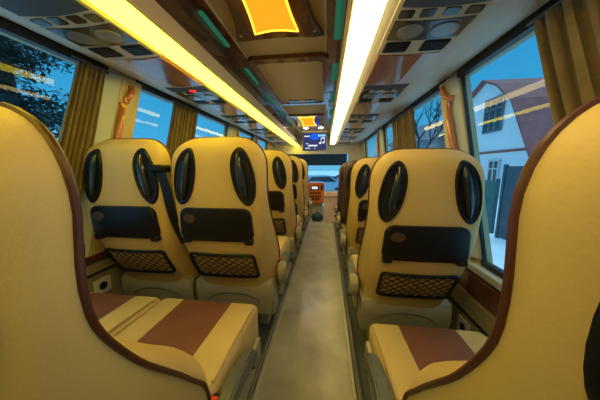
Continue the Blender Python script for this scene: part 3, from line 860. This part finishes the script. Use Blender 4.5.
# fence and gate
root = thing('fence', 'green board fence standing in the snow before the house', 'fence', (5.2, 8.6, G))
bm = bmesh.new()
for k in range(30): box(bm, -.015, .015, -1.2 + k * .22, -1.2 + k * .22 + .215, .05, 1.66)
obj('board_panel', bm, M['fence'], root)
for k in range(3):
    bm = bmesh.new(); box(bm, .02, .10, -1.2 + k * 2.6, -1.12 + k * 2.6, 0, 1.72); obj('post', bm, M['gate'], root)
root = thing('gate', 'taller slate grey gate panel beside the green fence', 'gate', (5.08, 6.1, G))
bm = bmesh.new(); box(bm, -.02, .02, -.3, .85, .04, 2.1); obj('gate_leaf', bm, M['gate'], root)
bm = bmesh.new()
for y in (-.3, .85): box(bm, -.04, .04, y - .04, y + .04, 0, 2.15)
obj('gate_frame', bm, M['gate'], root)

def small_house(label, x, y, w, d, hw, hr, rz, mw, mr):
    root = thing('house', label, 'house', (x, y, G), rz)
    bm = bmesh.new(); prism(bm, [(-w / 2, 0), (-w / 2, hw), (0, hw + hr), (w / 2, hw), (w / 2, 0)], 1, -d / 2, d / 2); obj('wall', bm, mw, root)
    bm = bmesh.new()
    for s in (-1, 1):
        e = w / 2 + .4; zz = hw - .4 * hr / (w / 2)
        P = [(0, -d / 2 - .4, hw + hr + .02), (0, d / 2 + .4, hw + hr + .02), (s * e, d / 2 + .4, zz + .02), (s * e, -d / 2 - .4, zz + .02)]
        hexa(bm, P + [(a, b, c + .18) for a, b, c in P])
    obj('roof', bm, mr, root)
    for sx in (-w * .22, w * .22):
        bm = bmesh.new(); box(bm, sx - .5, sx + .5, -d / 2 - .06, d / 2 + .06, hw * .45, hw * .8); obj('window', bm, M['darkglass'], root)
small_house('grey gabled house behind the bare tree', 13.5, 30.0, 7, 8, 5.2, 2.3, .35, M['wallgrey'], M['roofgrey'])
small_house('low far house on the horizon beside the wooden grab handle', -26, 27.5, 7, 7, 2.6, 1.7, .3, M['wallgrey'], M['roofgrey'])
small_house('far snowy house on the horizon beside the second curtain', -29, 48, 9, 7, 2.6, 1.6, 1.2, M['wallgrey'], M['snow'])
small_house('pale building glimpsed past the dark tree', -11, 8.6, 3.2, 4, 2.6, .9, 1.3, M['siding'], M['snow'])
# bare tree
def bare_tree(label, loc, H0, seed, depth=6):
    rnd = random.Random(seed)
    root = thing('bare_tree', label, 'tree', loc)
    bm = bmesh.new(); bt = bmesh.new()
    def grow(bmx, p, d, L, r, lv):
        if lv == 0 or r < .004: return
        q = p + d * L
        mid = p + d * L * .5 + Vector((rnd.uniform(-1, 1), rnd.uniform(-1, 1), 0)) * L * .05
        tube(bmx, [p, mid, q], [r, r * .88, r * .75], 5, cap=False)
        for _ in range(3 if lv > 2 else 2):
            a = Vector((rnd.uniform(-1, 1), rnd.uniform(-1, 1), rnd.uniform(-.15, .9)))
            nd = (d * .9 + a * .75).normalized()
            grow(bt, q if rnd.random() < .7 else mid, nd, L * rnd.uniform(.62, .84), r * .62, lv - 1)
    grow(bm, Vector((0, 0, 0)), Vector((.03, .02, 1)).normalized(), H0, .14, depth)
    obj('trunk', bm, M['bark'], root); obj('branches', bt, M['bark'], root)
bare_tree('bare leafless tree outside the second window by the single seats', (6.3, 16.8, G), 2.3, 4)
# dark evergreen
rnd = random.Random(3)
root = thing('evergreen_tree', 'large dark evergreen tree outside the window by the paired seats', 'tree', (-6.3, 3.9, G))
bm = bmesh.new(); tube(bm, [(0, 0, 0), (.05, 0, 3), (0, .05, 7.2)], [.2, .14, .02], 8); obj('trunk', bm, M['bark'], root)
bm = bmesh.new()
clumps = []
for i in range(90):
    z = rnd.uniform(1.6, 7.0); rr = (7.6 - z) * .34 * math.sqrt(rnd.random()); a = rnd.uniform(0, 2 * PI)
    clumps.append((rr * math.cos(a), rr * math.sin(a), z, rnd.uniform(.35, .62)))
for (cx, cy, cz, cr) in clumps:
    for _ in range(230):
        v = Vector((rnd.gauss(0, 1), rnd.gauss(0, 1), rnd.gauss(0, .7))).normalized() * cr * rnd.random() ** .5
        c = Vector((cx, cy, cz)) + v
        u = Vector((rnd.uniform(-1, 1), rnd.uniform(-1, 1), rnd.uniform(-.6, .3))).normalized(); w = u.cross(Vector((rnd.uniform(-1, 1), rnd.uniform(-1, 1), 1))).normalized()
        l_ = rnd.uniform(.04, .10); t_ = .022
        vs = [bm.verts.new(c - u * l_), bm.verts.new(c + w * t_), bm.verts.new(c + u * l_), bm.verts.new(c - w * t_)]
        bm.faces.new(vs)
obj('foliage', bm, M['needles'], root)
# parked cars beyond the windscreen
def car(label, x, y, rz, paint):
    root = thing('parked_car', label, 'car', (x, y, G), rz)
    side = [(-2.1, .35), (-2.1, .8), (-1.9, .95), (-1.2, 1.0), (-.75, 1.48), (.75, 1.50), (1.45, 1.02), (2.1, .92), (2.15, .4)]
    bm = bmesh.new(); prism(bm, side, 1, -.85, .85); bmesh.ops.bevel(bm, geom=bm.edges[:], offset=.06, segments=2, affect='EDGES', clamp_overlap=True); obj('body', bm, paint, root, smooth=True)
    bm = bmesh.new(); prism(bm, [(-.98, 1.03), (-.66, 1.40), (.68, 1.42), (1.2, 1.05)], 1, -.875, .875)
    prism(bm, [(-.66, 1.06), (.66, 1.06), (.55, 1.42), (-.55, 1.42)], 0, -1.0, 1.3); obj('glazing', bm, M['darkglass'], root)
    for wx in (-1.3, 1.35):
        for wy in (-.88, .70):
            bm = bmesh.new(); prism(bm, [(wx + .32 * math.cos(t * PI / 10), .32 + .32 * math.sin(t * PI / 10)) for t in range(20)], 1, wy, wy + .18); obj('wheel', bm, M['tyre'], root)
    return root
car('pale blue car parked in the snow beyond the windscreen', -.6, 17, .25, M['car'])
car('rose coloured car parked in the snow beyond the windscreen', 2.1, 20, .5, M['carpink'])

# ------------------------------------------------------------------ world
w = bpy.data.worlds.new('World'); sc.world = w; w.use_nodes = True
nt = w.node_tree; bg = nt.nodes['Background']
tc = nt.nodes.new('ShaderNodeTexCoord'); sp = nt.nodes.new('ShaderNodeSeparateXYZ'); rp = nt.nodes.new('ShaderNodeValToRGB')
nt.links.new(tc.outputs['Generated'], sp.inputs[0]); nt.links.new(sp.outputs['Z'], rp.inputs['Fac']); nt.links.new(rp.outputs['Color'], bg.inputs['Color'])
e = rp.color_ramp.elements
e[0].position = 0.0; e[0].color = (.20, .50, .72, 1); e[1].position = .55; e[1].color = (.012, .26, .58, 1)
n1 = e.new(.12); n1.color = (.07, .40, .68, 1)
n2_ = e.new(.66); n2_.color = (.30, .62, .90, 1)
n3_ = e.new(.9); n3_.color = (1.4, 1.8, 2.2, 1)
bg.inputs['Strength'].default_value = 1.0

# lamps: light thrown by the strips and the amber lamps
def area(name, loc, sx, sy, col, watts, tilt=0):
    d = bpy.data.lights.new(name, 'AREA'); d.shape = 'RECTANGLE'; d.size = sx; d.size_y = sy; d.color = col; d.energy = watts
    o = bpy.data.objects.new(name, d); COL.objects.link(o); o.location = loc; o.rotation_euler = (0, tilt, 0); return o

# ------------------------------------------------------------------ camera
f_px, xo, yo = 220., 26., 32.
p = math.atan(yo / f_px); yw = math.atan(xo * math.cos(p) / f_px)
F = Vector((-math.sin(yw) * math.cos(p), math.cos(yw) * math.cos(p), -math.sin(p)))
R = Vector((math.cos(yw), math.sin(yw), 0)); U = R.cross(F)
cd = bpy.data.cameras.new('camera'); cam = bpy.data.objects.new('camera', cd); COL.objects.link(cam)
mt = Matrix((R, U, -F)).transposed().to_4x4(); mt.translation = Vector((0, 0, 1.05)); cam.matrix_world = mt
cd.sensor_width = 36; cd.lens = f_px / 600 * 36; cd.clip_start = .02; cd.clip_end = 400
sc.camera = cam
vs = sc.view_settings
vs.view_transform = 'Standard'; vs.look = 'None'; vs.exposure = .1; vs.gamma = 1; vs.use_curve_mapping = False
sc.cycles.use_denoising = True
sc.cycles.max_bounces = 8; sc.cycles.transparent_max_bounces = 12
